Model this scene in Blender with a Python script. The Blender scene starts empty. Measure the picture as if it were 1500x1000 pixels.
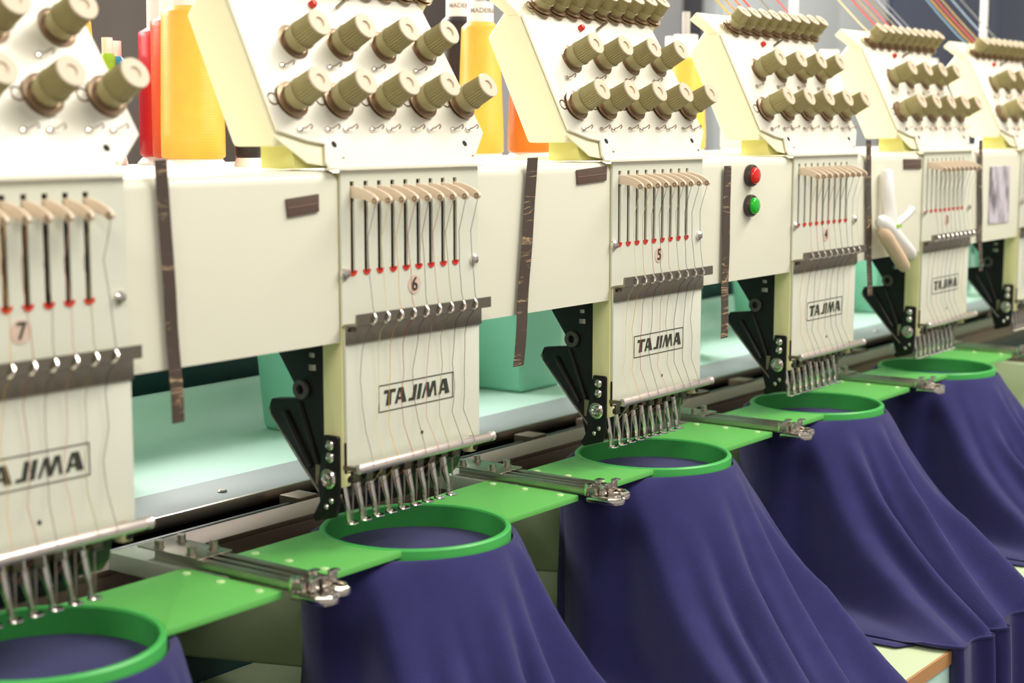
import bpy, bmesh, math, random
from mathutils import Vector, Matrix
PI = math.pi
S = 0.33                      # spacing of the heads along x
rnd = random.Random(7)
SC = bpy.context.scene
COL = SC.collection

# ------------------------------------------------------------------ camera, light, exposure
cam_d = bpy.data.cameras.new('camera'); cam = bpy.data.objects.new('camera', cam_d); COL.objects.link(cam)
cam.location = (-.78515, -.72472, .02779)
yaw, pit = math.radians(53.3884), math.radians(7.6133)
cam.rotation_euler = (PI/2 - pit, 0, -yaw)
cam_d.sensor_width = 36.0; cam_d.lens = 36.0*2338.4/1500
cam_d.clip_start = .02; cam_d.clip_end = 60
cam_d.dof.use_dof = True; cam_d.dof.focus_distance = 1.33; cam_d.dof.aperture_fstop = 7.5
SC.camera = cam
SC.view_settings.view_transform = 'Standard'; SC.view_settings.look = 'None'
SC.view_settings.gamma = 1.0; SC.view_settings.use_curve_mapping = False
SC.view_settings.exposure = 0.45
world = bpy.data.worlds.new('hall_light'); SC.world = world; world.use_nodes = True
bg = world.node_tree.nodes['Background']; bg.inputs[0].default_value = (1.0, .965, .9, 1); bg.inputs[1].default_value = .35

def area(name, loc, target, sx, sy, power, col):
    d = bpy.data.lights.new(name, 'AREA'); d.shape = 'RECTANGLE'; d.size = sx; d.size_y = sy
    d.energy = power; d.color = col
    o = bpy.data.objects.new(name, d); COL.objects.link(o); o.location = loc
    o.rotation_euler = (Vector(target) - Vector(loc)).to_track_quat('-Z', 'Y').to_euler()
    return o
area('ceiling_lamp', (1.35, -1.2, 1.75), (.5, .05, -.1), 2.6, .6, 57, (1, .96, .88))
area('ceiling_lamp', (1.0, 2.0, 1.3), (.8, .3, -.25), 3.6, .8, 150, (1, .97, .92))
area('ceiling_lamp', (-1.9, -1.1, 1.5), (.2, .0, -.1), 1.6, .5, 19, (1, .96, .88))
area('ceiling_lamp', (3.2, .9, 1.9), (3.2, 1.6, 0), 3.0, 1.0, 30, (1, .96, .9))

# ------------------------------------------------------------------ materials
MATS = {}
def mat(name, col, rough=.5, metal=0., spec=.5, bump=None, coat=0., sheen=0., var=None, aniso=0.):
    if name in MATS: return MATS[name]
    m = bpy.data.materials.new(name); m.use_nodes = True; MATS[name] = m
    nt = m.node_tree; b = nt.nodes['Principled BSDF']
    c = tuple(((x/255)/12.92 if x/255 <= .04045 else ((x/255+.055)/1.055)**2.4) for x in col) + (1,)
    b.inputs['Base Color'].default_value = c
    b.inputs['Roughness'].default_value = rough; b.inputs['Metallic'].default_value = metal
    b.inputs['Specular IOR Level'].default_value = spec
    b.inputs['Coat Weight'].default_value = coat
    b.inputs['Sheen Weight'].default_value = sheen
    if sheen: b.inputs['Sheen Roughness'].default_value = .5
    if aniso: b.inputs['Anisotropic'].default_value = aniso
    tc = nt.nodes.new('ShaderNodeTexCoord')
    if var:     # (scale, amount): gentle colour unevenness of the material itself
        n = nt.nodes.new('ShaderNodeTexNoise'); n.inputs['Scale'].default_value = var[0]; n.inputs['Detail'].default_value = 4
        nt.links.new(tc.outputs['Object'], n.inputs['Vector'])
        mx = nt.nodes.new('ShaderNodeMix'); mx.data_type = 'RGBA'; mx.blend_type = 'MULTIPLY'
        mx.inputs[0].default_value = 1
        rp = nt.nodes.new('ShaderNodeMapRange'); rp.inputs['From Min'].default_value = .3; rp.inputs['From Max'].default_value = .7
        rp.inputs['To Min'].default_value = 1-var[1]; rp.inputs['To Max'].default_value = 1
        nt.links.new(n.outputs['Fac'], rp.inputs['Value'])
        mx.inputs[6].default_value = c
        nt.links.new(rp.outputs['Result'], mx.inputs[7]); nt.links.new(mx.outputs[2], b.inputs['Base Color'])
    if bump:    # (kind, scale, strength, distance)
        if bump[0] == 'noise':
            t = nt.nodes.new('ShaderNodeTexNoise'); t.inputs['Scale'].default_value = bump[1]; t.inputs['Detail'].default_value = 3
            out = t.outputs['Fac']; vec = tc.outputs['Object']; nt.links.new(vec, t.inputs['Vector'])
        else:
            t = nt.nodes.new('ShaderNodeTexWave'); t.wave_type = 'BANDS'; t.bands_direction = bump[0]
            t.inputs['Scale'].default_value = bump[1]; t.inputs['Distortion'].default_value = 1.2; t.inputs['Detail'].default_value = 1
            out = t.outputs['Fac']; nt.links.new(tc.outputs['Object'], t.inputs['Vector'])
        bp = nt.nodes.new('ShaderNodeBump'); bp.inputs['Strength'].default_value = bump[2]; bp.inputs['Distance'].default_value = bump[3]
        nt.links.new(out, bp.inputs['Height']); nt.links.new(bp.outputs['Normal'], b.inputs['Normal'])
    return m
cream = mat('cream_paint', (228, 225, 204), .42, var=(6, .03), bump=('noise', 900, .04, .0005))
cream_panel = mat('panel_paint', (226, 227, 209), .4, bump=('noise', 900, .04, .0005))
ivory = mat('ivory_plate', (242, 237, 220), .35)
box_paint = mat('tension_box_paint', (240, 234, 198), .42)
yellow_paint = mat('aged_yellow_paint', (238, 230, 172), .45)
olive_paint = mat('olive_paint', (222, 218, 132), .5)
mint = mat('mint_paint', (200, 236, 222), .6, var=(8, .05), bump=('noise', 700, .1, .0005))
teal = mat('teal_paint', (142, 208, 180), .4)
dark_teal = mat('dark_teal_paint', (22, 60, 62), .5)
pale_green = mat('pale_green_paint', (198, 212, 170), .5)
black = mat('black_metal', (24, 22, 22), .38, .3)
dark = mat('dark_recess', (22, 19, 17), .8)
slotdark = mat('slot_shadow_plate', (30, 25, 18), .7)
guide_steel = mat('guide_steel', (152, 144, 130), .34, 1., bump=('noise', 300, .1, .0004))
steel = mat('brushed_steel', (176, 168, 156), .32, 1., bump=('noise', 300, .1, .0004))
chrome = mat('chrome', (225, 218, 210), .16, 1.)
rodmat = mat('satin_rod', (236, 222, 214), .3, .75)
railmat = mat('rail_aluminium', (112, 94, 80), .5, .5, bump=('Z', 300, .1, .0003))
greyplate = mat('grey_bed_plate', (150, 158, 160), .62, .1, var=(12, .12))
knobcap = mat('olive_knob_plastic', (164, 154, 108), .45)
knobface = mat('pale_knob_face', (212, 194, 166), .5)
brass = mat('worn_brass', (160, 136, 112), .3, .85)
beige = mat('beige_lever', (234, 212, 186), .4)
red = mat('red_plastic', (214, 52, 34), .35)
redlens = mat('red_button_plastic', (225, 30, 18), .22, coat=.4)
greenlens = mat('green_button_plastic', (20, 190, 30), .22, coat=.4)
bezelm = mat('button_bezel', (62, 50, 42), .4)
green = mat('green_hoop_plastic', (108, 194, 94), .42, var=(20, .06))
greenring = mat('green_ring_plastic', (74, 184, 86), .4)
navy = mat('navy_jersey', (53, 50, 102), .95, spec=.12, sheen=.15, bump=('noise', 1100, .5, .0008), var=(45, .14))
ink = mat('black_print', (52, 56, 46), .6)
sticker = mat('pink_sticker', (224, 198, 180), .5)
white = mat('white_plastic', (244, 240, 234), .35)
whitelabel = mat('white_label', (236, 230, 222), .5)
greyink = mat('grey_print', (150, 140, 136), .6)
tan = mat('tan_wood_edge', (190, 140, 90), .55)
wallm = mat('grey_wall', (150, 138, 130), .8, var=(2, .2))
floorm = mat('concrete_floor', (138, 134, 126), .7, var=(3, .2))
locker = mat('pale_locker_paint', (206, 212, 212), .5)
bluecab = mat('slate_blue_paint', (92, 100, 122), .5)
darkcab = mat('dark_post_paint', (52, 50, 56), .5)
snipbrown = mat('tan_plastic', (226, 198, 164), .5)

def tape_mat():
    m = bpy.data.materials.new('brown_tape'); m.use_nodes = True; nt = m.node_tree; b = nt.nodes['Principled BSDF']
    tc = nt.nodes.new('ShaderNodeTexCoord'); mp = nt.nodes.new('ShaderNodeMapping'); mp.inputs['Scale'].default_value = (10, 10, 75)
    n = nt.nodes.new('ShaderNodeTexNoise'); n.inputs['Scale'].default_value = 1.6; n.inputs['Detail'].default_value = 4; n.inputs['Distortion'].default_value = .8
    mt = nt.nodes.new('ShaderNodeMath'); mt.operation = 'SUBTRACT'; mt.inputs[1].default_value = .5
    ab = nt.nodes.new('ShaderNodeMath'); ab.operation = 'ABSOLUTE'
    rp = nt.nodes.new('ShaderNodeValToRGB')
    rp.color_ramp.elements[0].position = .0; rp.color_ramp.elements[0].color = (.55, .38, .2, 1)
    rp.color_ramp.elements[1].position = .022; rp.color_ramp.elements[1].color = (.075, .05, .038, 1)
    n2 = nt.nodes.new('ShaderNodeTexNoise'); n2.inputs['Scale'].default_value = 45
    gt = nt.nodes.new('ShaderNodeMapRange'); gt.inputs['From Min'].default_value = .44; gt.inputs['From Max'].default_value = .54
    mx = nt.nodes.new('ShaderNodeMix'); mx.data_type = 'RGBA'; mx.inputs[6].default_value = (.075, .05, .038, 1)
    L = nt.links.new
    L(tc.outputs['Object'], mp.inputs['Vector']); L(mp.outputs['Vector'], n.inputs['Vector']); L(n.outputs['Fac'], mt.inputs[0])
    L(mt.outputs[0], ab.inputs[0]); L(ab.outputs[0], rp.inputs['Fac']); L(tc.outputs['Object'], n2.inputs['Vector'])
    L(n2.outputs['Fac'], gt.inputs['Value']); L(gt.outputs['Result'], mx.inputs[0]); L(rp.outputs['Color'], mx.inputs[7])
    L(mx.outputs[2], b.inputs['Base Color']); b.inputs['Roughness'].default_value = .5
    return m
tape = tape_mat()
def photo_mat():
    m = bpy.data.materials.new('printed_photo'); m.use_nodes = True; nt = m.node_tree; b = nt.nodes['Principled BSDF']
    tc = nt.nodes.new('ShaderNodeTexCoord'); mp = nt.nodes.new('ShaderNodeMapping'); mp.inputs['Scale'].default_value = (55, 1, 26)
    n = nt.nodes.new('ShaderNodeTexNoise'); n.inputs['Scale'].default_value = 1; n.inputs['Detail'].default_value = 3
    r = nt.nodes.new('ShaderNodeValToRGB'); r.color_ramp.elements[0].position = .36; r.color_ramp.elements[0].color = (.2, .17, .2, 1)
    r.color_ramp.elements[1].position = .56; r.color_ramp.elements[1].color = (.66, .6, .66, 1)
    nt.links.new(tc.outputs['Object'], mp.inputs['Vector']); nt.links.new(mp.outputs['Vector'], n.inputs['Vector'])
    nt.links.new(n.outputs['Fac'], r.inputs['Fac']); nt.links.new(r.outputs['Color'], b.inputs['Base Color'])
    return m
photo = photo_mat()

# ------------------------------------------------------------------ mesh helpers
class MB:
    def __init__(s): s.v = []; s.f = []
    def add(s, vs, fs):
        o = len(s.v); s.v += [tuple(p) for p in vs]; s.f += [tuple(i+o for i in f) for f in fs]; return s
    def box(s, x0, x1, y0, y1, z0, z1):
        return s.add([(x0,y0,z0),(x1,y0,z0),(x1,y1,z0),(x0,y1,z0),(x0,y0,z1),(x1,y0,z1),(x1,y1,z1),(x0,y1,z1)],
                     [(3,2,1,0),(4,5,6,7),(0,1,5,4),(1,2,6,5),(2,3,7,6),(3,0,4,7)])
    def prism(s, poly, ax, a, b):           # polygon in the two other axes (in xyz order), extruded along ax from a to b
        def pt(p, t): return {'x': (t, p[0], p[1]), 'y': (p[0], t, p[1]), 'z': (p[0], p[1], t)}[ax]
        n = len(poly)
        return s.add([pt(p, a) for p in poly] + [pt(p, b) for p in poly],
                     [tuple(range(n-1, -1, -1)), tuple(range(n, 2*n))] + [(i, (i+1) % n, n+(i+1) % n, n+i) for i in range(n)])
    def tube(s, pts, r, n=8, cap=True):
        pts = [Vector(p) for p in pts]; rs = r if isinstance(r, (list, tuple)) else [r]*len(pts); vs = []; fs = []
        u = None
        for i, p in enumerate(pts):
            d = (pts[min(i+1, len(pts)-1)] - pts[max(i-1, 0)]).normalized()
            if u is None:
                u = d.orthogonal().normalized()
            u = (u - d*u.dot(d)).normalized(); w = d.cross(u)
            vs += [p + rs[i]*(math.cos(2*PI*k/n)*u + math.sin(2*PI*k/n)*w) for k in range(n)]
        for i in range(len(pts)-1):
            for k in range(n): fs.append((i*n+k, i*n+(k+1) % n, (i+1)*n+(k+1) % n, (i+1)*n+k))
        if cap: fs += [tuple(range(n-1, -1, -1)), tuple(range((len(pts)-1)*n, len(pts)*n))]
        return s.add(vs, fs)
    def lathe(s, prof, org, axis, n=24, ribs=0, depth=0., cap=True):   # prof: (radius, height along axis [, ribbed])
        a = Vector(axis).normalized(); u = a.orthogonal().normalized(); w = a.cross(u); org = Vector(org); vs = []; fs = []
        for p in prof:
            for k in range(n):
                t = 2*PI*k/n; r = p[0]
                if ribs and len(p) > 2 and k % 2: r -= depth
                vs.append(org + a*p[1] + r*(math.cos(t)*u + math.sin(t)*w))
        m = len(prof)
        for i in range(m-1):
            for k in range(n): fs.append((i*n+k, i*n+(k+1) % n, (i+1)*n+(k+1) % n, (i+1)*n+k))
        if cap:
            if prof[0][0] > 1e-6: fs.append(tuple(range(n-1, -1, -1)))
            if prof[-1][0] > 1e-6: fs.append(tuple(range((m-1)*n, m*n)))
        return s.add(vs, fs)
    def ring(s, cx, cy, r0, r1, z0, z1, n=72):      # upright hollow ring
        vs = []; fs = []
        for k in range(n):
            c, q = math.cos(2*PI*k/n), math.sin(2*PI*k/n)
            for r, z in ((r0, z0), (r1, z0), (r1, z1-.0012), (r1-.001, z1), (r0+.001, z1), (r0, z1-.0012)):
                vs.append((cx+r*c, cy+r*q, z))
        for k in range(n):
            a, b = k*6, ((k+1) % n)*6
            for j in range(6): fs.append((a+j, b+j, b+(j+1) % 6, a+(j+1) % 6))
        return s.add(vs, fs)

def obj(name, mb, m, parent=None, bevel=0., smooth=35, label=None, seg=2):
    me = bpy.data.meshes.new(name); me.from_pydata(mb.v, [], mb.f)
    bm = bmesh.new(); bm.from_mesh(me); bmesh.ops.recalc_face_normals(bm, faces=bm.faces)
    if bevel:
        es = [e for e in bm.edges if len(e.link_faces) == 2 and e.calc_face_angle(0) > .6]
        bmesh.ops.bevel(bm, geom=es, offset=bevel, segments=seg, profile=.6, affect='EDGES', clamp_overlap=True)
    bm.to_mesh(me); bm.free()
    if smooth:
        me.polygons.foreach_set('use_smooth', [True]*len(me.polygons)); me.set_sharp_from_angle(angle=math.radians(smooth))
    me.materials.append(m)
    o = bpy.data.objects.new(name, me); COL.objects.link(o)
    if parent: o.parent = parent
    if label: o['label'] = label
    return o
def tag(o, label, cat, group=None):
    o['label'] = label; o['category'] = cat
    if group: o['group'] = group
    return o
def thing(name, label, cat, loc=(0, 0, 0), group=None):
    o = bpy.data.objects.new(name, None); COL.objects.link(o); o.location = loc; o.empty_display_size = .02
    return tag(o, label, cat, group)
def dup(root, loc, label):
    r = root.copy(); COL.objects.link(r); r.location = loc; r['label'] = label
    for ch in list(root.children):
        c = ch.copy(); COL.objects.link(c); c.parent = r
        for g in list(ch.children):
            d = g.copy(); COL.objects.link(d); d.parent = c
    return r
def struct(o): o['kind'] = 'structure'; return o
def text_mesh(txt, size, m, parent, name, loc, label=None, th=.0002, wrap=None):
    cu = bpy.data.curves.new('lettering', 'FONT'); cu.body = txt; cu.size = size; cu.extrude = th; cu.offset = size*.012
    cu.align_x = 'CENTER'; cu.align_y = 'CENTER'; cu.resolution_u = 3
    t = bpy.data.objects.new('lettering', cu); COL.objects.link(t)
    bpy.context.view_layer.update()
    me = bpy.data.meshes.new_from_object(t.evaluated_get(bpy.context.evaluated_depsgraph_get()))
    bpy.data.objects.remove(t); me.name = name
    for v in me.vertices:
        x, y, z = v.co
        if wrap:
            a = wrap[1] + x/wrap[0]; r = wrap[0] + z + .0003
            v.co = (loc[0]+r*math.sin(a), loc[1]-r*math.cos(a), loc[2]+y)
        else: v.co = (loc[0]+x, loc[1]-z, loc[2]+y)
    me.materials.clear(); me.materials.append(m)
    o = bpy.data.objects.new(name, me); COL.objects.link(o); o.parent = parent
    if label: o['label'] = label
    return o

# ------------------------------------------------------------------ the room
struct(obj('floor', MB().box(-4, 9, -4, 4.2, -1.25, -1.2), floorm))
struct(obj('wall_back', MB().box(-4, 9, 4.2, 4.3, -1.2, 3.2), wallm))

# ------------------------------------------------------------------ machine bed, rails, table
bed = thing('machine_bed', 'mint green machine bed with steel edge plate running behind the heads', 'machine bed')
X0, X1 = -1.0, 2.9
prof = [(.29, -.30), (.29, -.275), (.44, -.275), (.458, -.273), (.474, -.267), (.486, -.257), (.494, -.246), (.499, -.2375), (.504, -.2355), (.508, -.238), (.508, -.30)]
obj('bed_top', MB().prism(prof, 'x', X0, X1), mint, bed, smooth=60)
obj('edge_plate', MB().box(X0, X1, .226, .292, -.279, -.274), greyplate, bed, bevel=.0015)
obj('edge_lip', MB().box(X0, X1, .222, .226, -.284, -.2735), steel, bed, bevel=.001)
obj('bed_body', MB().box(X0, X1, .25, .528, -1.19, -.30), dark_teal, bed, bevel=.004)
obj('back_panel', MB().box(X0, X1, .53, .54, -1.19, -.10), dark_teal, bed)
for k in range(-1, 8):
    if k*S+.02 > X1-.1: break
    cx = k*S+.055
    c = MB(); c.prism([(.345, -.2749), (.345, -.02), (.395, -.02), (.5, -.02), (.5, -.15), (.455, -.165), (.44, -.19), (.43, -.2749)], 'x', cx-.042, cx+.042)
    obj('frame_column', c, teal, bed, bevel=.009, seg=3, label='teal column rising from the mint bed')
for k in range(0, 7):                                     # screws in the steel edge plate
    obj('screw', MB().lathe([(.004, 0), (.004, .0012), (.003, .002), (0, .002)], (k*S-.21, .25, -.274), (0, 0, 1), 12), steel, bed)

rail = thing('pantograph_rail', 'long brown-grey aluminium rail running behind the green hoops', 'rail')
rb = MB(); rb.box(X0, X1, .140, .176, -.279, -.275); rb.box(X0, X1, .138, .146, -.296, -.279); rb.box(X0, X1, .150, .176, -.292, -.279)
obj('rail_bar', rb, railmat, rail, bevel=.0008)
obj('channel', MB().box(X0, X1, .176, .224, -.32, -.296), black, rail)
obj('drive_shaft', MB().tube([(X0, .198, -.287), (X1, .198, -.287)], .0065, 12), black, rail)
for k in range(-1, 7):
    for dx in (-.17, -.06):
        x = k*S+dx+.33
        obj('shaft_coupling', MB().box(x-.012, x+.012, .188, .212, -.296, -.276), railmat, rail, bevel=.002)
    for dx in (-.20, -.115):
        x = k*S+dx+.33
        b = MB().lathe([(.008, 0), (.0075, .004), (.0035, .005), (.0035, .011), (.005, .011), (.005, .014), (0, .014)], (x, .19, -.296), (0, 0, 1), 14)
        obj('clamp_screw', b, chrome, rail)

table = thing('front_table', 'pale green work table under the navy garments with worn wooden front edge', 'table', (0, 0, -.43))
obj('tabletop', MB().box(X0, X1, -.222, .249, -.012, 0), pale_green, table, bevel=.001)
obj('edge_strip', MB().box(X0, X1, -.2245, -.222, -.012, .0003), tan, table, label='worn tan wooden edge strip')
obj('apron', MB().box(X0, X1, -.2225, -.2, -.034, -.012), mint, table)
for x in (-.8, .2, 1.2, 2.2):
    obj('leg', MB().box(x-.02, x+.02, -.18, -.14, -.77, -.012), dark_teal, table, bevel=.002)

# bed arms under the hoops
arm_lbl = ['pale arm bed hidden under the blurred corner hoop', 'pale arm bed peeping out behind the second hoop', 'pale arm bed peeping out behind the sharp middle hoop',
           'pale arm bed behind the hoop right of the push buttons', 'pale arm bed under the farthest green hoop', 'bare pale green arm bed with a dark hole at the right edge']
arm0 = thing('arm_bed', arm_lbl[0], 'arm bed', (-S, 0, 0), 'arm beds under the heads')
obj('arm_body', MB().prism([(-.02, -.36), (-.035, -.345), (-.04, -.292), (.139, -.292), (.249, -.31), (.249, -.40), (.1, -.38)], 'x', .060, .118), pale_green, arm0, bevel=.006, seg=3)
obj('needle_plate', MB().box(.063, .115, -.03, .137, -.2918, -.2885), railmat, arm0, bevel=.0008)
obj('bolt_hole', MB().lathe([(.005, 0), (.005, .0012), (0, .0012)], (.0602, .06, -.325), (-1, 0, 0), 16), dark, arm0, label='dark round hole')
for k in range(1, 6): dup(arm0, ((k-1)*S, 0, 0), arm_lbl[k])

# ------------------------------------------------------------------ beam
beam = thing('machine_beam', 'long cream painted beam carrying all the embroidery heads', 'machine beam')
obj('beam_core', MB().box(X0, X1, .0195, .188, -.114, -.003), cream, beam, bevel=.004)
for k in range(-3, 7):
    xa, xb = k*S+.1492, (k+1)*S-.0012
    if k == -3: continue
    obj('front_cover', MB().prism([(.002, -.115), (.05, -.115), (.05, -.112), (.019, -.112), (.019, -.004), (.05, -.003), (.05, 0), (.010, 0), (.0062, -.0012), (.0032, -.0042), (.002, -.0085)], 'x', xa, xb), cream, beam, smooth=50)
    obj('cover_top', MB().box(xa, xb, .05, .19, -.003, .0005), cream, beam)

# ------------------------------------------------------------------ one embroidery head, built at the origin
PITCH = .01375
SX = [.0091 + PITCH*i + .0018 for i in range(9)]
head = thing('embroidery_machine', '', 'embroidery head', (0, 0, 0), 'embroidery heads in a row')
def build_head(t):
    # slotted cover panel: bars between nine real slots
    p = MB(); z0, zs, zt = -.104, -.0692, -.0075
    p.box(0, .148, 0, .0016, z0, zs); p.box(0, .148, 0, .0016, zt, 0)
    xs = [0] + [v for x in SX for v in (x-.0021, x+.0021)] + [.148]
    for i in range(0, len(xs), 2): p.box(xs[i], xs[i+1], 0, .0017, zs, zt)
    obj('cover_panel', p, cream_panel, t, smooth=0)
    obj('slot_backing', MB().box(.0068, .1392, .0165, .0180, -.073, -.003), slotdark, t)
    for x in SX:
        m = MB()
        for q in range(9):
            a0, a1 = PI*q/8+PI, PI*(q+1)/8+PI
            if q == 8: break
            m.prism([(x+r*math.cos(a), -.0672+r*math.sin(a)) for r, a in ((.0020, a0), (.0038, a0), (.0038, a1), (.0020, a1))], 'y', -.0006, .001)
        obj('slot_marker', m, red, t, label='red U-shaped marker')
    # take-up levers leaving the slots towards the operator
    for i, x in enumerate(SX):
        poly = [(.006, -.0102), (-.006, -.0112), (-.014, -.0134), (-.0195, -.0158), (-.0225, -.0178), (-.0235, -.0200), (-.0222, -.0222), (-.0192, -.0228), (-.0165, -.0212), (-.012, -.0196), (.006, -.0182)]
        l = obj('take_up_lever', MB().prism(poly, 'x', x-.0011, x+.0011), beige, t, bevel=.0005)
        obj('thread_eye', MB().lathe([(.0010, -.0016), (.0019, -.0016), (.0019, .0016), (.0010, .0016)], (x, -.0208, -.0200), (1, 0, 0), 12, cap=False), brass, l)
    # cover screws
    for x, z in ((.0014, -.0688), (.1412, -.0684)):
        s = MB().lathe([(.0042, 0), (.004, .0018), (.0026, .0032), (0, .0036)], (x+.001, 0, z), (0, -1, 0), 14)
        obj('cover_screw', s, chrome, t)
    # lower plate
    obj('name_plate', MB().box(.002, .1485, -.0006, .0016, -.2045, -.104), cream_panel, t, bevel=.0006)
    lt = MB()
    fx0, fx1, fz0, fz1, w = .0345, .1168, -.1679, -.1488, .0007
    lt.box(fx0, fx1, -.0009, -.0005, fz1-w, fz1); lt.box(fx0, fx1, -.0009, -.0005, fz0, fz0+w)
    lt.box(fx0, fx0+w, -.0009, -.0005, fz0, fz1); lt.box(fx1-w, fx1, -.0009, -.0005, fz0, fz1)
    obj('name_frame', lt, ink, t)
    A = [[(412,0),(434,0),(391,1),(365,1)], [(424,0),(466,0),(500,1),(448,1)], [(410,.60),(446,.60),(446,.76),(404,.76)]]
    strokes = [[(247,0),(380,0),(372,.22),(240,.22)], [(284,.2),(328,.2),(318,1),(262,1)]] + A + \
        [[(596,0),(632,0),(604,1),(566,1)], [(533,.82),(580,.82),(575,1),(524,1)]] + \
        [[(655,0),(692,0),(661,1),(624,1)]] + \
        [[(738,0),(756,0),(706,1),(684,1)], [(738,0),(772,0),(788,1),(756,1)], [(814,0),(850,0),(790,1),(764,1)], [(832,0),(853,0),(863,1),(843,1)]] + \
        [[(u+525, v) for u, v in q] for q in A]
    tm = MB()
    for j, q in enumerate(strokes):
        tm.prism([(fx0 + (u-180)/895*(fx1-fx0), fz1 - (.21+.57*v)*(fz1-fz0)) for u, v in q], 'y', -.00095-.00001*j, -.0005)
    obj('name_lettering', tm, ink, t, smooth=0, label='black slanted letters reading TAJIMA')
    obj('plate_hole', MB().lathe([(.0014, 0), (.0014, .0003), (0, .0003)], (.081, -.0006, -.1885), (0, -1, 0), 10), dark, t)
    # thread guide strips across the panel
    g = MB().box(.0015, .1495, -.0022, -.0006, -.1168, -.1035)
    gs = obj('guide_strip', g, guide_steel, t, bevel=.0004)
    ub = MB().prism([(-.0008, -.1045), (-.006, -.1035), (-.0125, -.1032), (-.0133, -.1028), (-.0133, -.0955), (-.0125, -.0952), (-.0118, -.0958), (-.0116, -.1016), (-.006, -.102), (-.0008, -.103)], 'x', -.0005, .1465)
    obj('guide_bar', ub, guide_steel, t, smooth=25)
    for i in range(9):
        x = .0165 + i*.01385
        h = MB().tube([(x, -.0128, -.0958), (x+.0002, -.0150, -.0985), (x-.0006, -.0158, -.1010), (x-.0016, -.0146, -.1030), (x-.0026, -.0130, -.1028)], .00085, 6)
        obj('thread_hook', h, chrome, t)
    sp = MB()
    sp.tube([(.006+.0022*math.cos(a), -.004+.0022*math.sin(a)*.6, -.108+.0005*a/3) for a in [q*PI/5 for q in range(24)]], .0005, 5)
    obj('check_spring', sp, brass, t)
    # lower rod
    r = MB().lathe([(.0028, 0), (.0036, .001), (.0036, .1445), (.003, .1455), (.003, .1475), (.0038, .1480), (.0038, .1505), (.003, .1512)], (.0008, -.0105, -.2008), (1, 0, 0), 16)
    obj('thread_rod', r, rodmat, t)
    rm = MB(); rm.box(.0005, .004, -.010, .002, -.2025, -.1995); rm.box(.136, .141, -.010, .002, -.2025, -.1995)
    obj('rod_mount', rm, brass, t)
    # casing: yellow flank, foot tabs and dark inside
    obj('side_casing', MB().prism([(.0020, -.002), (.0195, -.002), (.0195, -.1155), (.0195, -.2125), (.004, -.2155), (-.0002, -.2140), (-.0002, -.2055), (.0020, -.2050)], 'x', .0006, .0060), yellow_paint, t, bevel=.0008)
    obj('side_casing', MB().prism([(.0020, -.002), (.0195, -.002), (.0195, -.2045), (.008, -.2135), (.0012, -.2130), (.0002, -.2065), (.0020, -.2050)], 'x', .1400, .1472), yellow_paint, t, bevel=.0008)
    obj('case_back', MB().box(.006, .140, .012, .0195, -.205, -.115), black, t)
    for x in (.0007, .1399):
        obj('tab_hole', MB().lathe([(.0025, 0), (.0025, .0006), (0, .0006)], (x+.004, .0001, -.2095), (0, -1, 0), 10), dark, t)
    ns = MB().box(.0012, .0018, -.0002, .0012, -.205, -.184); obj('seam_clip', ns, black, t)
    # black arm plate at the left
    bp_ = MB().prism([(.0198, -.116), (.070, -.116), (.064, -.128), (.046, -.153), (.048, -.158), (.072, -.1605), (.0745, -.166), (.072, -.172), (.0418, -.2055), (.0235, -.2245), (.0198, -.226)], 'x', .003, .012)
    obj('arm_plate', bp_, black, t, bevel=.0015)
    rb2 = MB(); rb2.tube([(.0025, .058, -.168), (.0025, .034, -.205)], .0022, 8); rb2.tube([(.0025, .044, -.160), (.0025, .026, -.205)], .0018, 8)
    obj('plate_rib', rb2, black, t)
    obj('edge_trim', MB().tube([(.003, .0745, -.167), (.003, .072, -.1725), (.003, .0418, -.206), (.003, .0235, -.225)], .0007, 6), steel, t, label='bright steel edge')
    obj('cam_roller', MB().lathe([(.0035, 0), (.0035, .003), (.0068, .003), (.0068, .0005), (.0045, .0005)], (.0028, .041, -.151), (-1, 0, 0), 18, cap=False), mat('grey_nylon', (92, 86, 82), .5), t)
    b2 = MB().box(.0125, .135, .0198, .046, -.134, -.114); obj('gear_case', b2, olive_paint, t, bevel=.002)
    obj('arm_housing', MB().prism([(.022, -.135), (.040, -.135), (.052, -.175), (.034, -.238), (.022, -.240)], 'x', .0125, .125), black, t, bevel=.003)
    for dx in (.003, ):
        s = MB().lathe([(.0025, 0), (.0022, .002), (0, .0022)], (.003, .055, -.123), (-1, 0, 0), 10); obj('plate_bolt', s, steel, t)
        s = MB().lathe([(.0048, 0), (.0048, .004), (.0028, .004), (.0028, .009), (.004, .009), (.004, .012), (0, .012)], (.006, .032, -.137), (0, 0, 1), 12); obj('adjusting_nut', s, steel, t)
    # black screw bracket
    br = MB().prism([(.0168, -.1795), (.0050, -.1795), (.0038, -.181), (.0038, -.2150), (.0045, -.2262), (.0070, -.2360), (.0260, -.2415), (.0290, -.2385), (.0215, -.2262), (.0235, -.2150)], 'x', -.0022, .0005)
    brk = obj('screw_bracket', br, black, t, bevel=.0006)
    for y, z in ((.0108, -.1860), (.0108, -.1945)):
        s = MB().lathe([(.0037, 0), (.0037, .0014), (.0024, .0026), (0, .003)], (-.0022, y, z), (-1, 0, 0), 16); obj('bracket_screw', s, chrome, brk)
    s = MB().lathe([(.0070, 0), (.0070, .0014), (.0058, .0024), (.0056, .0010), (.0042, .0010), (.0040, .0036), (.0024, .0040), (.0018, .0030), (0, .0030)], (-.0022, .0126, -.2095), (-1, 0, 0), 24)
    obj('bearing_cap', s, chrome, brk)
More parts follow.
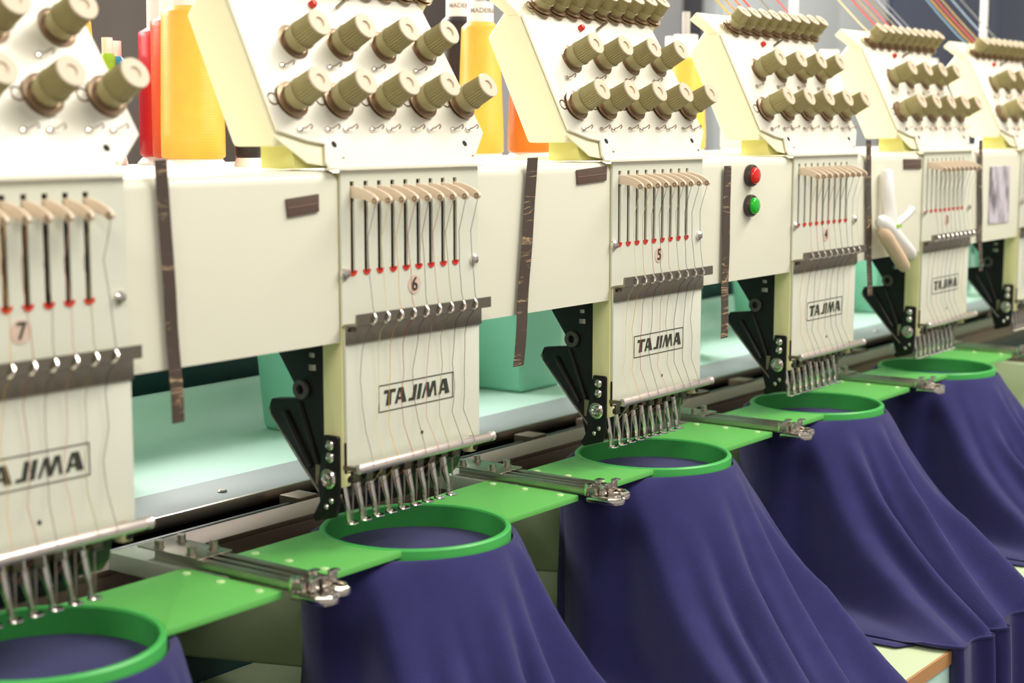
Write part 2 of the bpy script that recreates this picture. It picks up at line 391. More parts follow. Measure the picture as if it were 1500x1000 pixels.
    for y, z in ((.0100, -.2245), (.0148, -.2292)):
        s = MB().lathe([(.0020, 0), (.0020, .0010), (.0012, .0018), (0, .002)], (-.0022, y, z), (-1, 0, 0), 12); obj('bracket_screw', s, chrome, brk)
    obj('bracket_spacer', MB().box(-.0015, .002, .0195, .026, -.2155, -.2015), brass, brk, bevel=.0004)
    # needles and presser feet
    for i in range(9):
        x = .0100 + .01365*i; y = .0055
        dz = .0035 if i % 4 == 3 else (0 if i % 2 else .0012)
        f = MB(); zb = -.2425
        pts = [(x-.0022, y+.004, -.203), (x-.0022, y+.004, -.214), (x-.0016, y+.0025, -.224), (x-.0002, y+.001, -.233), (x+.0004, y+.0008, zb+.001)]
        f.tube(pts, [.0026, .0027, .0026, .0020, .0015], 8)
        ft = obj('presser_foot', f, chrome, t)
        s = MB(); n = 16
        s.lathe([(.0020, 0), (.0044, 0), (.0047, .0006), (.0044, .0012), (.0020, .0012)], (x+.0022, y-.0005, zb), (0, 0, 1), n, cap=False)
        obj('foot_ring', s, chrome, ft)
        nb = MB(); nb.box(x-.0010, x+.0058, y-.005, y+.002, -.2135+dz, -.2045+dz); nb.box(x-.0014, x+.0062, y-.0056, y+.002, -.2145+dz, -.2135+dz)
        ob = obj('needle_clamp', nb, mat('clamp_steel', (120, 122, 104), .28, 1.), t, bevel=.0005)
        nd = MB().tube([(x+.0024, y-.0012, -.2135+dz), (x+.0024, y-.0012, -.228), (x+.0024, y-.0008, -.2405)], [.0007, .0006, .0002], 6)
        obj('needle', nd, steel, t)
    obj('needle_case', MB().prism([(.0122, -.204), (.0198, -.204), (.0198, -.232), (.0150, -.226)], 'x', .008, .100), black, t, bevel=.0008)
    obj('foot_guard', MB().prism([(.008, -.205), (.0195, -.205), (.0195, -.232), (.012, -.224)], 'x', .10, .139), black, t, bevel=.001)
    # tension unit
    def side(a, b): return MB().prism([(.0962, .1023), (.0735, .129), (.0640, .1203), (.0156, .0226), (.0160, .0160), (.0543, .0158)], 'x', a, b)
    obj('tension_box', side(-.045, .1530), box_paint, t, bevel=.003, seg=3)
    n = Vector((0, -.894, .447)); u = Vector((0, .447, .894)); P0 = Vector((0, .0148, .0226))
    # face plate lies on the sloping front, cut at both lower corners
    def facep(pts, th):
        m = MB(); k = len(pts)
        vs = [Vector((x, 0, 0)) + P0 + u*s + n*.0002 for x, s in pts]; vs += [v + n*th for v in vs]
        return m.add(vs, [tuple(range(k-1, -1, -1)), tuple(range(k, 2*k))] + [(i, (i+1) % k, k+(i+1) % k, k+i) for i in range(k)])
    obj('face_plate', facep([(-.0435, .003), (-.0435, .108), (.1545, .108), (.1630, .060), (.1695, .016), (.1715, .0005), (.1485, -.0205), (.1500, -.0245), (-.0080, -.0245), (-.0095, -.0200), (-.0040, -.0070), (-.0190, -.0045)], .0022), ivory, t, bevel=.0006)
    fl = facep([(-.0450, .004), (-.0450, .0), (-.0240, -.0190), (-.0085, -.0215), (.0100, -.0215), (.0100, .004)], .0012)
    for q in range(len(fl.v)): fl.v[q] = tuple(Vector(fl.v[q]) - n*.0022)
    obj('box_flange', fl, box_paint, t, bevel=.0004)
    obj('apron_lip', MB().box(-.0092, .1505, -.0030, .0065, .0002, .0016), ivory, t)
    for x, q in ((.0040, -.0075), (.1440, -.0080)):
        b = P0 + Vector((x, 0, 0)) + u*q + n*.0023
        obj('plate_hole', MB().lathe([(.0024, 0), (.0024, .0003), (0, .0003)], b, n, 14), dark, t)
        obj('plate_pin', MB().lathe([(.0011, 0), (.0011, .0006), (0, .0008)], b + u*-.0095 + Vector((.004, 0, 0)), n, 10), brass, t)
    obj('box_foot', MB().prism([(.012, .0012), (.044, .0012), (.044, .0165), (.016, .0165)], 'x', -.030, .142), olive_paint, t, bevel=.001)
    def knob(tip, ax, L, sc):
        ax = Vector(ax).normalized(); base = Vector(tip) - ax*L
        R = .0100*sc
        k = obj('tension_knob', MB().lathe([(R*.99, L*.50, 1), (R*.99, L*.52, 1), (R*.93, L*.97, 1)], base, ax, 60, 1, .0010*sc, cap=False), knobcap, t, smooth=20)
        obj('knob_collar', MB().lathe([(R*.96, L*.28), (R*.98, L*.46), (R*1.06, L*.47), (R*1.06, L*.50), (R*.9, L*.505)], base, ax, 28), knobcap, k)
        obj('knob_face', MB().lathe([(R*.96, L*.968), (R*.93, L*1.0), (R*.38, L*1.0), (R*.36, L*.88), (0, L*.88)], base, ax, 28), knobface, k)
        obj('spindle', MB().lathe([(R*.2, L*.87), (R*.2, L*.95), (0, L*.95)], base, ax, 12), slotdark, k)
        obj('tension_disc', MB().lathe([(R*1.02, 0), (R*1.02, L*.07), (R*1.36, L*.085), (R*1.36, L*.11), (R*1.10, L*.14), (R*1.10, L*.155), (R*1.30, L*.185), (R*1.30, L*.21), (R*1.0, L*.23), (R*1.0, L*.28)], base, ax, 28), brass, k, smooth=30)
        # wire lug of the check spring at the left of each knob
        l = base + ax*L*.10
        pts = [l + Vector((-R*1.12, 0, R*.15)) + Vector((-R*.42*(1-math.cos(a)), 0, 0)) + u*(R*.42*math.sin(a)) for a in [q*PI/5 for q in range(0, 11)]]
        obj('spring_lug', MB().tube(pts, .0007*sc, 5), brass, k)
    Lk = .0350
    for i in range(5): knob((-.022+.0445*i, -.004, .0592), n, Lk, 1)
    for i in range(4): knob((.002+.0457*i, .0184, .0975), n, Lk, 1)
    n2 = Vector((0, -.68, .733))
    obj('top_rail', MB().prism([(.0640, .1195), (.0650, .1225), (.0880, .1415), (.0960, .1340), (.0750, .1190)], 'x', -.046, .1560), box_paint, t, bevel=.0015)
    for i in range(9): knob((-.015+.0218*i, .0505, .1425), n2, .0235, .84)
    # scallops under the top row, thread guides between the rows, red lamp
    for i in range(9):
        x = -.015+.0218*i
        c = MB().lathe([(.0105, -.012), (.0088, .0), (.0, .0)], Vector((x, .0505, .1425)) - n2*.0235, n2, 18); obj('knob_seat', c, box_paint, t)
    def guide(x, s):
        b = P0 + Vector((x, 0, 0)) + u*s + n*.0024
        g_ = MB().lathe([(.0022, 0), (.0022, .0008), (.0018, .0018), (0, .0022)], b, n, 12)
        o = obj('guide_stud', g_, chrome, t)
        w_ = MB().tube([b + n*.001, b + n*.004 + Vector((.003, 0, 0)), b + n*.006 + Vector((.006, 0, .0015)), b + n*.005 + Vector((.008, 0, .0005)), b + n*.004 + Vector((.0072, 0, -.001))], .0005, 5)
        obj('guide_wire', w_, brass, o)
    for i in range(9): guide(-.0240 + .0443*(i//2) + (.0265 if i % 2 else 0), .0030)
    for i in range(4): guide(-.018 + .0457*i, .050)
    b = P0 + Vector((.034, 0, 0)) + u*.0985 + n*.0022
    obj('thread_lamp', MB().lathe([(.0028, 0), (.0028, .003), (.002, .0045), (0, .005)], b, n, 14), red, t, label='small red lamp')
    b = P0 + Vector((.060, 0, 0)) + u*.0985 + n*.0022
    obj('toggle_lever', MB().tube([b, b + n*.012 + Vector((.002, 0, .002))], [.0016, .0010], 8), steel, t)
build_head(head)
HL = ['blurred cream embroidery head numbered 7 at the left edge, nearest of all', 'cream embroidery head numbered 6, second from the left', 'sharp cream embroidery head numbered 5 with olive tension knobs',
      'cream embroidery head right of the red and green buttons', 'soft-focus cream embroidery head behind the white thread snip', 'farthest cream embroidery head cut by the right edge']
heads = [head]
head['label'] = HL[0]; head.location = (-S, 0, 0)
for k in range(1, 6): heads.append(dup(head, ((k-1)*S, 0, 0), HL[k]))
thread_cols = {'gold': (222, 170, 60), 'rust': (176, 84, 50), 'grey': (120, 112, 116), 'olive': (150, 140, 70), 'rose': (206, 140, 126), 'brown': (104, 74, 54), 'straw': (226, 208, 150), 'dark': (66, 60, 62), 'orange': (226, 130, 50)}
TM = {c: mat('thread_'+c, v, .6) for c, v in thread_cols.items()}
order = ['dark', 'grey', 'straw', 'gold', 'rust', 'brown', 'rose', 'olive', 'dark']
for k, h in enumerate(heads):
    c = MB().lathe([(.0068, 0), (.0068, .0003), (0, .0003)], (.0745, -.0001, -.0815), (0, -1, 0), 28)
    obj('number_sticker', c, sticker, h, label='round pink number sticker')
    text_mesh('765432'[k], .0135, ink, h, 'number_print', (.0745, -.0007, -.0815), 'black digit '+'765432'[k], th=.0001)
    r = random.Random(k+3)
    for i in range(9):
        x = SX[i]; j = lambda a: (r.random()-.5)*a
        hx = .0165 + i*.01385
        pts = [(x, -.0212, -.0205), (x+j(.002), -.014, -.045), (hx+.001+j(.003), -.010, -.070), (hx+j(.002), -.0125, -.090), (hx, -.0150, -.1005), (hx-.001, -.0075, -.110),
               (hx+j(.004), -.0035, -.122), (hx+j(.006), -.0025, -.142), (hx+j(.007), -.0022, -.160), (hx+j(.005), -.0028, -.178), (hx-.004+j(.004), -.0145, -.1995), (.0124+.01365*i, .003, -.221)]
        # smooth a little
        sm = []
        for a in range(len(pts)-1):
            p, q = Vector(pts[a]), Vector(pts[a+1]); sm += [p, p.lerp(q, .5) + Vector((j(.0008), 0, 0))]
        sm.append(Vector(pts[-1]))
        obj('thread', MB().tube(sm, .00021, 4, cap=False), TM[order[(i+k) % 9]], h)
        obj('slot_thread', MB().tube([(x+.0016, .0032, -.012), (x+.0014, .0036, -.0675)], .0005, 4, cap=False), TM[order[(i+k+2) % 9]], h)

# ------------------------------------------------------------------ hoops, holders, garments
HC = (.0878, .0118)
def hoop(k, label):
    t = thing('embroidery_hoop', label, 'hoop', ((k-1)*S, 0, 0), 'green embroidery hoops')
    cx, cy = HC
    obj('outer_ring', MB().ring(cx, cy, .0655, .0700, -.2790, -.2600), greenring, t)
    def arc(y0, y1, sgn):
        a0 = math.asin((y0-cy)/.0698); a1 = math.asin((y1-cy)/.0698)
        return [(cx + sgn*.0698*math.cos(a0+(a1-a0)*q/16), cy + .0698*math.sin(a0+(a1-a0)*q/16)) for q in range(17)]
    obj('side_plate', MB().prism([(-.047, -.0255)] + arc(-.0255, .060, -1) + [(-.047, .060)], 'z', -.2655, -.2605), green, t, bevel=.0008)
    obj('side_plate', MB().prism([(.2405, -.0285)] + arc(-.0285, .062, 1) + [(.2405, .062)], 'z', -.2655, -.2605), green, t, bevel=.0008)
    for x, y in ((-.037, -.015), (-.037, .018), (-.037, .05), (.231, -.017), (.231, .018), (.231, .05)):
        obj('rivet', MB().lathe([(.0032, 0), (.0030, .0006), (.0018, .0012), (0, .0014)], (x, y, -.2605), (0, 0, 1), 12), mat('pale_rivet', (190, 224, 160), .4), t)
    return t
HOL = ['large blurred green hoop cut off at the lower left corner', 'green hoop under head 6 over the second navy garment', 'sharp green hoop under head 5 in the middle', 'green hoop under the head right of the push buttons', 'farthest green hoop at the right, under the soft-focus head']
for k in range(5): hoop(k, HOL[k])

def holder():
    t = thing('hoop_holder', '', 'bracket', (0, 0, 0), 'steel hoop holder arms')
    b = MB()
    for x0, x1 in ((.2432, .2500), (.2535, .2580), (.2625, .2700)): b.box(x0, x1, -.042, .095, -.2610, -.2545)
    obj('arm_bars', b, steel, t, bevel=.0008)
    base = MB().prism([(.2410, .055), (.2740, .055), (.2800, .075), (.2800, .137), (.2380, .137), (.2380, .070)], 'z', -.274, -.2612)
    obj('arm_base', base, mat('pale_casting', (196, 198, 184), .4, .3), t, bevel=.001)
    pl = MB().box(.2410, .2720, .05, .11, -.2544, -.2530); obj('clamp_plate', pl, steel, t, bevel=.0005)
    for x in (.2466, .2665):
        for y in (.062, .094):
            s = MB().lathe([(.0038, 0), (.0038, .0012), (.0030, .0012), (.0030, .0050), (0, .0050)], (x, y, -.2530), (0, 0, 1), 12); obj('clamp_bolt', s, steel, t)
    def finger(x0, x1, y0):
        r = (x1-x0)/2; c = (x0+x1)/2
        return [(x1, -.036), (x0, -.036)] + [(c + r*math.cos(PI+PI*q/10), y0 + r*math.sin(PI+PI*q/10)) for q in range(11)]
    obj('front_plate', MB().prism(finger(.2400, .2585, -.056), 'z', -.2650, -.2612), chrome, t, bevel=.0007)
    obj('front_plate', MB().prism(finger(.2592, .2760, -.050), 'z', -.2648, -.2610), chrome, t, bevel=.0007)
    ri = MB()
    ri.tube([(.2425, -.040, -.2600), (.2415, -.056, -.2600), (.2470, -.0635, -.2600), (.2560, -.060, -.2600)], .0011, 6)
    ri.tube([(.2745, -.038, -.2600), (.2750, -.050, -.2600), (.2690, -.0570, -.2600), (.2610, -.054, -.2600)], .0011, 6)
    obj('spring_wire', ri, chrome, t)
    for x, y in ((.2440, -.034), (.2520, -.043), (.2640, -.030), (.2725, -.040)):
        tb = MB().box(x-.0035, x+.0035, y-.0022, y, -.2605, -.2515); tb.box(x-.0035, x+.0035, y-.0055, y, -.2522, -.2510)
        obj('bent_tab', tb, chrome, t, bevel=.0004)
    return t
h0 = holder()
KL = ['blurred steel hoop holder between the first two hoops', 'steel hoop holder between the hoops of heads 6 and 5', 'steel hoop holder right of the middle green hoop', 'small steel hoop holder before the farthest hoop', 'tiny steel hoop holder past the farthest hoop']
h0['label'] = KL[0]; h0.location = (-S, 0, 0)
for k in range(1, 5): dup(h0, ((k-1)*S, 0, 0), KL[k])

def garment(k, label, seed):
    r = random.Random(seed)
    cx, cy = HC
    # hem / footprint on the table by angle (degrees): x, y, kind (0 lies on the table, 1 falls over the table edge)
    keys = [(-180, -.118, -.050), (-168, -.128, -.125), (-159, -.125, -.200), (-151, -.116, -.226), (-138, -.096, -.228), (-120, -.062, -.228), (-100, -.022, -.228), (-80, .014, -.228), (-62, .050, -.228), (-50, .080, -.224), (-43, .092, -.200),
            (-32, .094, -.150), (-12, .108, -.075), (10, .125, .0), (40, .135, .055), (70, .110, .085), (90, .075, .088), (115, .035, .073), (140, -.005, .048), (160, -.060, .010), (180, -.118, -.050)]
    NT, NS = 220, 46
    def foot(d):
        for a, b in zip(keys, keys[1:]):
            if a[0] <= d <= b[0]:
                f = (d-a[0])/(b[0]-a[0]); f = f*f*(3-2*f)*.35 + f*.65
                return a[1]+(b[1]-a[1])*f, a[2]+(b[2]-a[2])*f
    ridges = []
    for c in (-150, -127, -106, -86, -68, -52, -30, 0, 35, 80, 130):
        fr = -149 < c < -40
        ridges.append((c + r.uniform(-5, 5)*fr, r.uniform(5.0, 8.5) if fr else r.uniform(7, 12), r.uniform(.5, 1.3) if fr else r.uniform(.2, .5), r.uniform(-10, 16) if fr else 0, r.uniform(.0, .5)))
    vs = []
    for i in range(NT):
        d = -180 + 360*i/NT; a = math.radians(d)
        fx, fy = foot(d); ca, sa = math.cos(a), math.sin(a)
        front = max(0, min(1, (-fy-.19)/.03)); front = front*front*(3-2*front)
        left = max(0, math.cos(a-math.radians(172)))**2
        wl = max(0, -ca); el = 1 + .24*wl*wl*(1-max(0, sa)*.5)      # the cloth is wider than the ring under the left plate
        p0 = Vector((cx+.0712*ca, cy+.0712*sa, -.2680))
        p1 = Vector((cx+.0795*ca*el, cy+.0785*sa, -.2745))
        pf = Vector((fx, fy, -.4265))
        wall = 1/(1+math.exp(-(-(d+156) if d < 0 else (d-100)/4)/1.6)) if d < 0 else 1/(1+math.exp(-(d-125)/8))
        if d > 0 and d < 60: wall = 0
        cc = max(0, min(1, (-60-d)/90)) if d < 0 else 1
        cc = cc*cc
        q = p1.lerp(pf, .34-.06*cc-.24*wall); q.z = p1.z + (pf.z-p1.z)*(.44+.10*cc+.08*wall)
        q2 = p1.lerp(pf, .69-.05*cc-.37*wall); q2.z = p1.z + (pf.z-p1.z)*(.76+.08*cc+.14*wall)
        if front > 0:
            e = Vector((fx, fy-.006, -.4335)); hang = Vector((fx+.012, fy-.012-.006*r.random()*0, -.66))
            ctrl = [p0, p1, q, q2, pf, e, e.lerp(hang, .5), hang]
            out = Vector((fx + (fx-cx)*.12, fy-.03, -.4265))
        else:
            ctrl = [p0, p1, q, q2, pf + Vector((0, 0, .002)), pf + Vector((ca, sa, 0))*.008, pf + Vector((ca, sa, 0))*.016, pf + Vector((ca, sa, 0))*.022 + Vector((0, 0, -.001))]
        for j in range(NS):
            t = j/(NS-1)*(len(ctrl)-1); s = min(int(t), len(ctrl)-2); f = t-s
            A, B, C, D = ctrl[max(s-1, 0)], ctrl[s], ctrl[s+1], ctrl[min(s+2, len(ctrl)-1)]
            p = .5*((2*B) + (C-A)*f + (2*A-5*B+4*C-D)*f*f + (3*B-3*C+D-A)*f**3)
            tt = min(1, max(0, (t-.8)/3.2))
            amp = 0
            for (c, w, h, drift, st) in ridges:
                x = d - (c + drift*(tt-.3))
                x = (x+180) % 360 - 180
                g = max(0, min(1, (tt-st*.5)/.35)); 
                wid = w*(1-.25*tt)
                amp += h*g*(math.exp(-(x/wid)**2) - .55*math.exp(-((x-1.55*wid)/(.6*wid))**2))
            amp *= .0165 * (1 if front > 0 or t < 4 else max(0, 1-(t-4)/1.5)*.5 + .1)
            nrm = Vector((ca*.8, sa*.8, .62 if t < 4.2 else .15)).normalized()
            p = p + nrm*amp
            if p.y > -.228 and p.z < -.4285: p.z = -.4285
            vs.append(p)
    m = MB(); fs = []
    for i in range(NT):
        for j in range(NS-1):
            fs.append((i*NS+j, ((i+1) % NT)*NS+j, ((i+1) % NT)*NS+j+1, i*NS+j+1))
    m.add(vs, fs)
    n = 48                                                  # the stretched cloth inside the hoop
    for ri, (ra, rb_) in enumerate(((0, .03), (.03, .0653))):
        A = [(cx+ra*math.cos(2*PI*q/n), cy+ra*math.sin(2*PI*q/n), -.2775) for q in range(n)]
        B = [(cx+rb_*math.cos(2*PI*q/n), cy+rb_*math.sin(2*PI*q/n), -.2775) for q in range(n)]
        if ra == 0: m.add([(cx, cy, -.2775)] + B, [(0, 1+q, 1+(q+1) % n) for q in range(n)])
        else: m.add(A + B, [(q, n+q, n+(q+1) % n, (q+1) % n) for q in range(n)])
    o = obj('navy_garment', m, navy, None, smooth=0)
    o.data.polygons.foreach_set('use_smooth', [True]*len(o.data.polygons))
    o.location = ((k-1)*S, 0, 0)
    return tag(o, label, 'garment', 'navy garments clamped in the hoops')
GL = ['blurred navy garment at the lower left corner, under the first hoop', 'navy garment hanging from the hoop of head 6', 'navy garment with long folds hanging from the middle hoop', 'navy garment beside the bare strip of table, under the fourth hoop', 'navy garment hanging from the farthest hoop at the right edge']
for k in range(5): garment(k, GL[k], 11+k)

# ------------------------------------------------------------------ things on the beam
def tape_strip(x_top, x_bot, zt, zb, w, label):
    m = MB(); th = .0004; vs = []; fs = []; n = 14
    for q in range(n+1):
        f = q/n; y = -.0006 - .0012*math.sin(f*7+x_top*9)**2*f
        x = x_top+(x_bot-x_top)*f; z = zt+(zb-zt)*f
        for sx in (0, w): vs += [(x+sx, y, z), (x+sx, y-th, z)]
    for i in range(n):
        a, b = i*4, i*4+4
        fs += [(a, a+2, b+2, b), (a+1, b+1, b+3, a+3), (a, b, b+1, a+1), (a+2, a+3, b+3, b+2)]
    fs += [(0, 1, 3, 2), tuple(len(vs)-4+q for q in (0, 2, 3, 1))]
    m.add(vs, fs)
    return tag(obj('tape_strip', m, tape, None, smooth=0), label, 'tape', 'brown tape strips on the beam')
tape_strip(-.1597, -.1520, .0098, -.1475, .0096, 'blurred long brown tape strip left of the small tape patch')
tape_strip(.2091, .1902, .0052, -.1545, .0136, 'long brown tape strip slanting over the beam between heads 6 and 5')
tape_strip(S+.1866, S+.1842, -.0068, -.1668, .0130, 'brown tape strip just left of the red push button')
tape_strip(2*S+.1657, 2*S+.1790, .0150, -.1540, .0125, 'narrow brown tape strip left of the white thread snip')
tape_strip(3*S+.1680, 3*S+.1830, .0131, -.1510, .0125, 'farthest brown tape strip, left of the printed photo')
def patch(pts, k, label):
    m = MB().prism([(x+(k-1)*S, z) for x, z in pts], 'y', .0004, .0019)
    z0 = sum(p[1] for p in pts)/4
    o = tag(obj('tape_patch', m, mat('patch_brown', (98, 76, 66), .5), None, bevel=.0003), label, 'tape', 'short brown tape patches on the beam')
    x0, x1 = min(p[0] for p in pts)+(k-1)*S, max(p[0] for p in pts)+(k-1)*S
    obj('crease', MB().prism([(x0+.001, z0-.0014), (x1-.001, z0+.0006), (x1-.001, z0+.0012), (x0+.001, z0-.0008)], 'y', .0001, .0006), mat('crease_tan', (140, 112, 96), .5), o)
patch([(-.0505, -.0172), (-.0205, -.0148), (-.0205, -.0265), (-.0490, -.0290)], 1, 'short tilted brown tape patch left of head 6, nearest patch')
patch([(-.0515, -.0056), (-.0078, -.0030), (-.0082, -.0150), (-.0505, -.0172)], 2, 'short brown tape patch left of head 5')
patch([(-.0575, -.0069), (-.0075, -.0077), (-.0068, -.0187), (-.0560, -.0177)], 4, 'short brown tape patch above the white thread snip')

def button(x, z, m, label):
    t = thing('push_button', label, 'button', (x, .002, z))
    obj('bezel', MB().lathe([(.0100, 0), (.0105, .001), (.0105, .0045), (.0095, .006), (.0080, .006), (.0078, .003)], (0, 0, 0), (0, -1, 0), 32), bezelm, t)
    obj('button_cap', MB().lathe([(.0078, .002), (.0078, .0075), (.0070, .0090), (.0055, .0098), (0, .0100)], (0, 0, 0), (0, -1, 0), 32), m, t, smooth=50)
button(S+.2395, -.0168, redlens, 'round red push button, the upper of the pair on the beam')
button(S+.2395, -.0452, greenlens, 'round green push button under the red one')

sn = thing('thread_snip', 'white plastic thread snip hanging on the beam before the soft-focus head', 'snip', (3*S, 0, 0))
obj('handle', MB().tube([(-.121, -.006, -.017), (-.121, -.0065, -.019), (-.119, -.0075, -.045), (-.117, -.011, -.078), (-.113, -.013, -.090)], [.003, .0066, .0075, .0088, .007], 14), white, sn, smooth=60)
def capsule(a, b, r0, r1, fl=1.0):
    a, b = Vector(a), Vector(b); pts = []; rs = []
    for q in range(13):
        f = q/12; pts.append(a.lerp(b, f)); e = math.sqrt(max(0, 1-(2*f-1)**6)); rs.append(max(.0006, (r0+(r1-r0)*f)*e))
    return MB().tube(pts, rs, 14)
obj('upper_jaw', capsule((-.152, -.012, -.068), (-.058, -.016, -.118), .0095, .0075), white, sn, smooth=60)
obj('lower_jaw', capsule((-.148, -.0125, -.078), (-.079, -.016, -.131), .0080, .0078), snipbrown, sn, smooth=60)
obj('peg', MB().tube([(-.106, -.012, -.078), (-.088, -.018, -.068), (-.080, -.020, -.061), (-.0795, -.0202, -.0605)], [.0045, .0042, .0050, .0025], 12), white, sn, smooth=60)
obj('green_mark', MB().box(-.124, -.112, -.0225, -.0205, -.080, -.077), mat('lime_mark', (150, 200, 60), .5), sn)

ph = tag(obj('photo_sticker', MB().prism([(-.1128+4*S, -.0210), (-.0420+4*S, -.0205), (-.0390+4*S, -.0938), (-.1122+4*S, -.0928)], 'y', .0006, .0019), photo, None), 'small grey printed photo stuck on the beam near the right edge', 'photo')

# ------------------------------------------------------------------ thread rack, cones, loose threads
rack = thing('thread_rack', 'white thread rack with upright posts behind the beam', 'thread rack')
obj('rack_shelf', MB().box(X0, X1, .235, .46, -.016, -.006), ivory, rack, bevel=.001)
for x in (-.6, .675, 1.483, 2.29):
    obj('post', MB().tube([(x, .42, -.006), (x, .42, .62)], .0065, 14), white, rack)
obj('top_bar', MB().tube([(-1.0, .42, .62), (2.9, .42, .62)], .008, 12), white, rack)
for k in range(-1, 8): 
    if k*S+.055 < X1: obj('shelf_strut', MB().box(k*S+.04, k*S+.07, .36, .455, -.0202, -.016), ivory, rack)
cone_n = [0]
def cone(x, y, r_b, r_t, h, col, name, label, cap_h=.02, z=-.006, text=None):
    t = thing('thread_cone', label, 'thread cone', (x, y, z), 'thread cones on the rack')
    m = mat('cone_'+name, col, .34, spec=.3, bump=('Z', 420, .35, .0008), aniso=.4, var=(40, .12))
    obj('wound_thread', MB().lathe([(r_b*.9, .008), (r_b, .010), (r_b*1.0, .03), (r_b+(r_t-r_b)*.9, h*.93), (r_t, h*.965), (r_t*.72, h)], (0, 0, 0), (0, 0, 1), 40), m, t, smooth=60)
    obj('cone_base', MB().lathe([(r_b*1.08, 0), (r_b*1.08, .002), (r_b*.85, .0095)], (0, 0, 0), (0, 0, 1), 32), white, t)
    rc = r_t*.72
    c = obj('cone_tube', MB().lathe([(rc, h-.004), (rc*.97, h+cap_h-.001), (rc*.93, h+cap_h), (rc*.7, h+cap_h), (rc*.7, h+.002)], (0, 0, 0), (0, 0, 1), 28), whitelabel, t)
    if text:
        text_mesh(text, .0068, greyink, c, 'tube_print', (0, 0, h+cap_h*.55), 'grey maker print', th=.0001, wrap=(rc*.985, text_ang))
text_ang = -math.radians(38)
GOLD, ORANGE, RED, BLACK, COPPER = (253, 186, 70), (240, 92, 50), (214, 26, 38), (44, 38, 38), (226, 128, 36)
cone(.1435, .300, .0268, .0238, .134, (253, 186, 74), 'gold', 'big golden yellow thread cone left of head 6', .03)
cone(.1815, .352, .0285, .0275, .130, ORANGE, 'orange', 'orange-red thread cone partly behind the big golden cone', .02)
cone(.2170, .410, .0290, .0275, .124, RED, 'red', 'red thread cone, leftmost of the three by the golden cone', .03)
cone(.208, .300, .0125, .012, .10, BLACK, 'black', 'dark thread spool under the tension box of head 6', .02)
cone(.262, .330, .018, .016, .09, COPPER, 'copper', 'orange thread cone behind the box foot of head 6', .02)
cone(.520, .285, .0235, .0190, .140, GOLD, 'gold', 'golden yellow thread cone with printed white top right of head 6', .020, text='MADEIRA')
cone(.560, .345, .0215, .019, .150, BLACK, 'black', 'tall dark thread cone left of the tension box of head 5', .020, text='MADEIRA')
cone(.500, .370, .018, .016, .150, GOLD, 'gold', 'thread cone with white top hidden behind the golden cone', .022, text='MADEIRA')
cone(.615, .290, .0250, .021, .12, COPPER, 'copper', 'copper orange thread cone behind the tension box of head 5', .02)
cone(.955, .300, .026, .021, .12, (250, 190, 80), 'amber', 'amber thread cone with white top right of head 5', .028)
cone(1.03, .360, .022, .018, .125, (252, 214, 130), 'pale_gold', 'pale gold thread cone behind the amber one', .026)
cone(1.06, .285, .020, .017, .05, (240, 236, 226), 'white', 'white thread spool left of the tension box beside the buttons', .01)
cone(1.36, .300, .024, .020, .125, (236, 236, 236), 'white', 'white thread cone behind the box beside the buttons', .02)
cone(1.43, .380, .024, .020, .13, (232, 238, 240), 'white', 'second white thread cone farther behind', .02)
cone(1.73, .300, .024, .020, .125, (240, 240, 240), 'white', 'white thread cone left of the farthest head', .02)
cone(.1230, .430, .0230, .0170, .132, GOLD, 'gold', 'blurred golden cone behind head 7', .02)
cone(.1640, .432, .0072, .0070, .100, (150, 214, 60), 'lime', 'small lime green spool behind head 7', .014)
cone(.1800, .440, .0075, .0072, .098, (60, 170, 225), 'blue', 'small blue spool beside the lime spool', .014)
for x, y, h in ((.520, .285, .19), (.560, .345, .20), (.500, .370, .21), (.1435, .300, .20), (.217, .410, .19), (.955, .300, .17)):
    obj('spindle', MB().tube([(x, y, -.006), (x, y, h)], .0062 if x < .54 and x > .49 else .005, 12), mat('grey_spindle', (190, 186, 182), .4), rack)

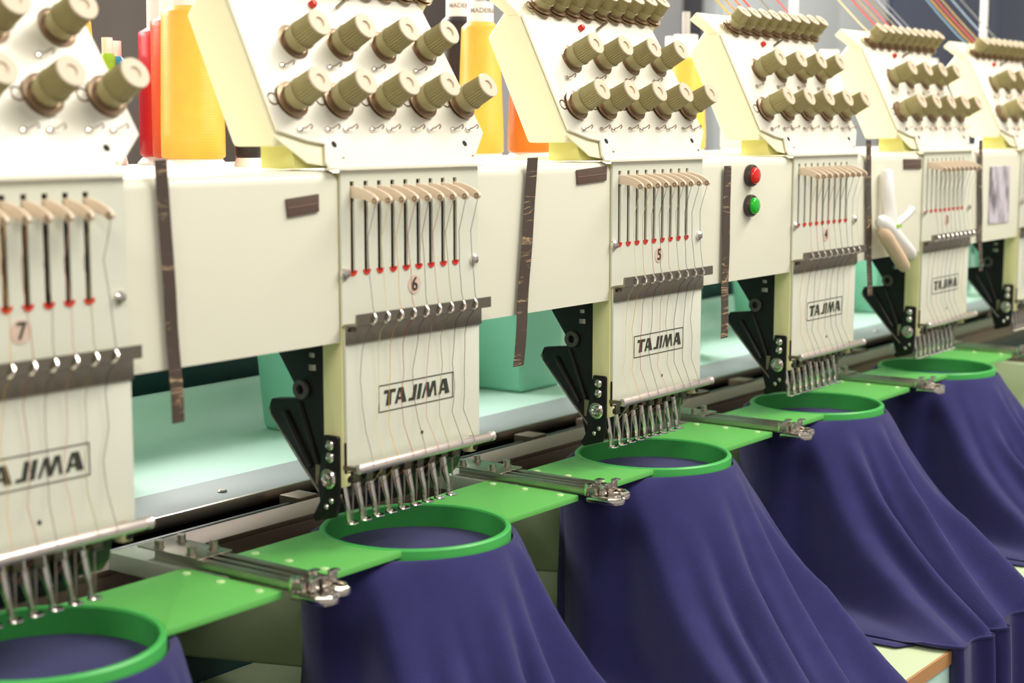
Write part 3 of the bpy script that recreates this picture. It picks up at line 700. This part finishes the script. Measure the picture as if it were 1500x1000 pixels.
LC = [(232, 120, 40), (226, 60, 44), (232, 190, 60), (240, 220, 170), (226, 96, 96), (150, 140, 110), (190, 185, 205), (128, 130, 140), (120, 160, 190), (210, 160, 70), (220, 90, 70), (190, 160, 110), (160, 180, 200), (130, 135, 130)]
def loose(k, i, top, ci, label):
    x = (k-1)*S -.015+.0218*i
    p0 = Vector((x, .072, .135)); p3 = Vector(top)
    p1 = p0 + Vector((0, .05, .04)); p2 = p3 + Vector((.0, -.02, -.10))
    pts = []
    for q in range(13):
        f = q/12; pts.append(p0*(1-f)**3 + p1*3*f*(1-f)**2 + p2*3*f*f*(1-f) + p3*f**3)
    o = obj('loose_thread', MB().tube(pts, .0009, 5), mat('loose_%d' % ci, LC[ci], .6), None, smooth=60)
    tag(o, label, 'thread', 'loose threads above the heads')
wd = {0: 'orange', 1: 'red', 2: 'yellow', 3: 'cream', 4: 'pink', 5: 'khaki', 6: 'lilac', 7: 'grey', 8: 'blue', 9: 'amber', 10: 'coral', 11: 'tan', 12: 'pale blue', 13: 'sage'}
whr = {3: 'above the head beside the push buttons', 4: 'above the soft-focus head', 5: 'above the farthest head'}
for k, lst in ((3, [(1, 2), (2, 9), (3, 0), (4, 1), (6, 5), (8, 4)]), (4, [(1, 3), (3, 1), (4, 11), (5, 4), (6, 5), (7, 6), (8, 7)]), (5, [(0, 8), (1, 9), (2, 10), (3, 11), (5, 12), (7, 13)])):
    for i, ci in lst:
        loose(k, i, ((k-1)*S - .03 + .016*i + rnd.uniform(-.02, .02), .42, .605), ci, '%s thread running up %s' % (wd[ci], whr[k]))

# ------------------------------------------------------------------ far background
def cabinet(name, x0, x1, y0, y1, h, m, label, cat, doors):
    t = thing(name, label, cat, ((x0+x1)/2, (y0+y1)/2, -1.2))
    w, d = (x1-x0)/2, (y1-y0)/2
    obj('carcass', MB().box(-w, w, -d, d, 0, h), m, t, bevel=.006)
    for q in range(doors):
        a = -w+.01+q*(2*w-.02)/doors; b = -w+.01+(q+1)*(2*w-.02)/doors-.01
        dr = obj('door', MB().box(a, b, -d-.018, -d-.0005, .08, h-.03), m, t, bevel=.003)
        obj('handle', MB().box(b-.05, b-.035, -d-.035, -d-.0185, h*.5, h*.5+.12), steel, dr)
cabinet('storage_cabinet', 3.15, 3.64, 1.9, 2.3, 2.2, mat('grey_locker_paint', (150, 150, 150), .5), 'blurred mid grey cabinet far behind the sharp head', 'cabinet', 1)
cabinet('storage_cabinet', 3.655, 3.855, 1.95, 2.3, 2.4, darkcab, 'blurred narrow dark cabinet between the grey and the pale one', 'cabinet', 1)
cabinet('storage_cabinet', 3.87, 5.20, 1.9, 2.4, 2.3, locker, 'blurred pale grey cabinet far behind the head beside the buttons', 'cabinet', 3)
cabinet('storage_cabinet', 5.22, 8.2, 1.9, 2.5, 2.4, bluecab, 'blurred slate blue cabinet far behind the loose threads', 'cabinet', 5)
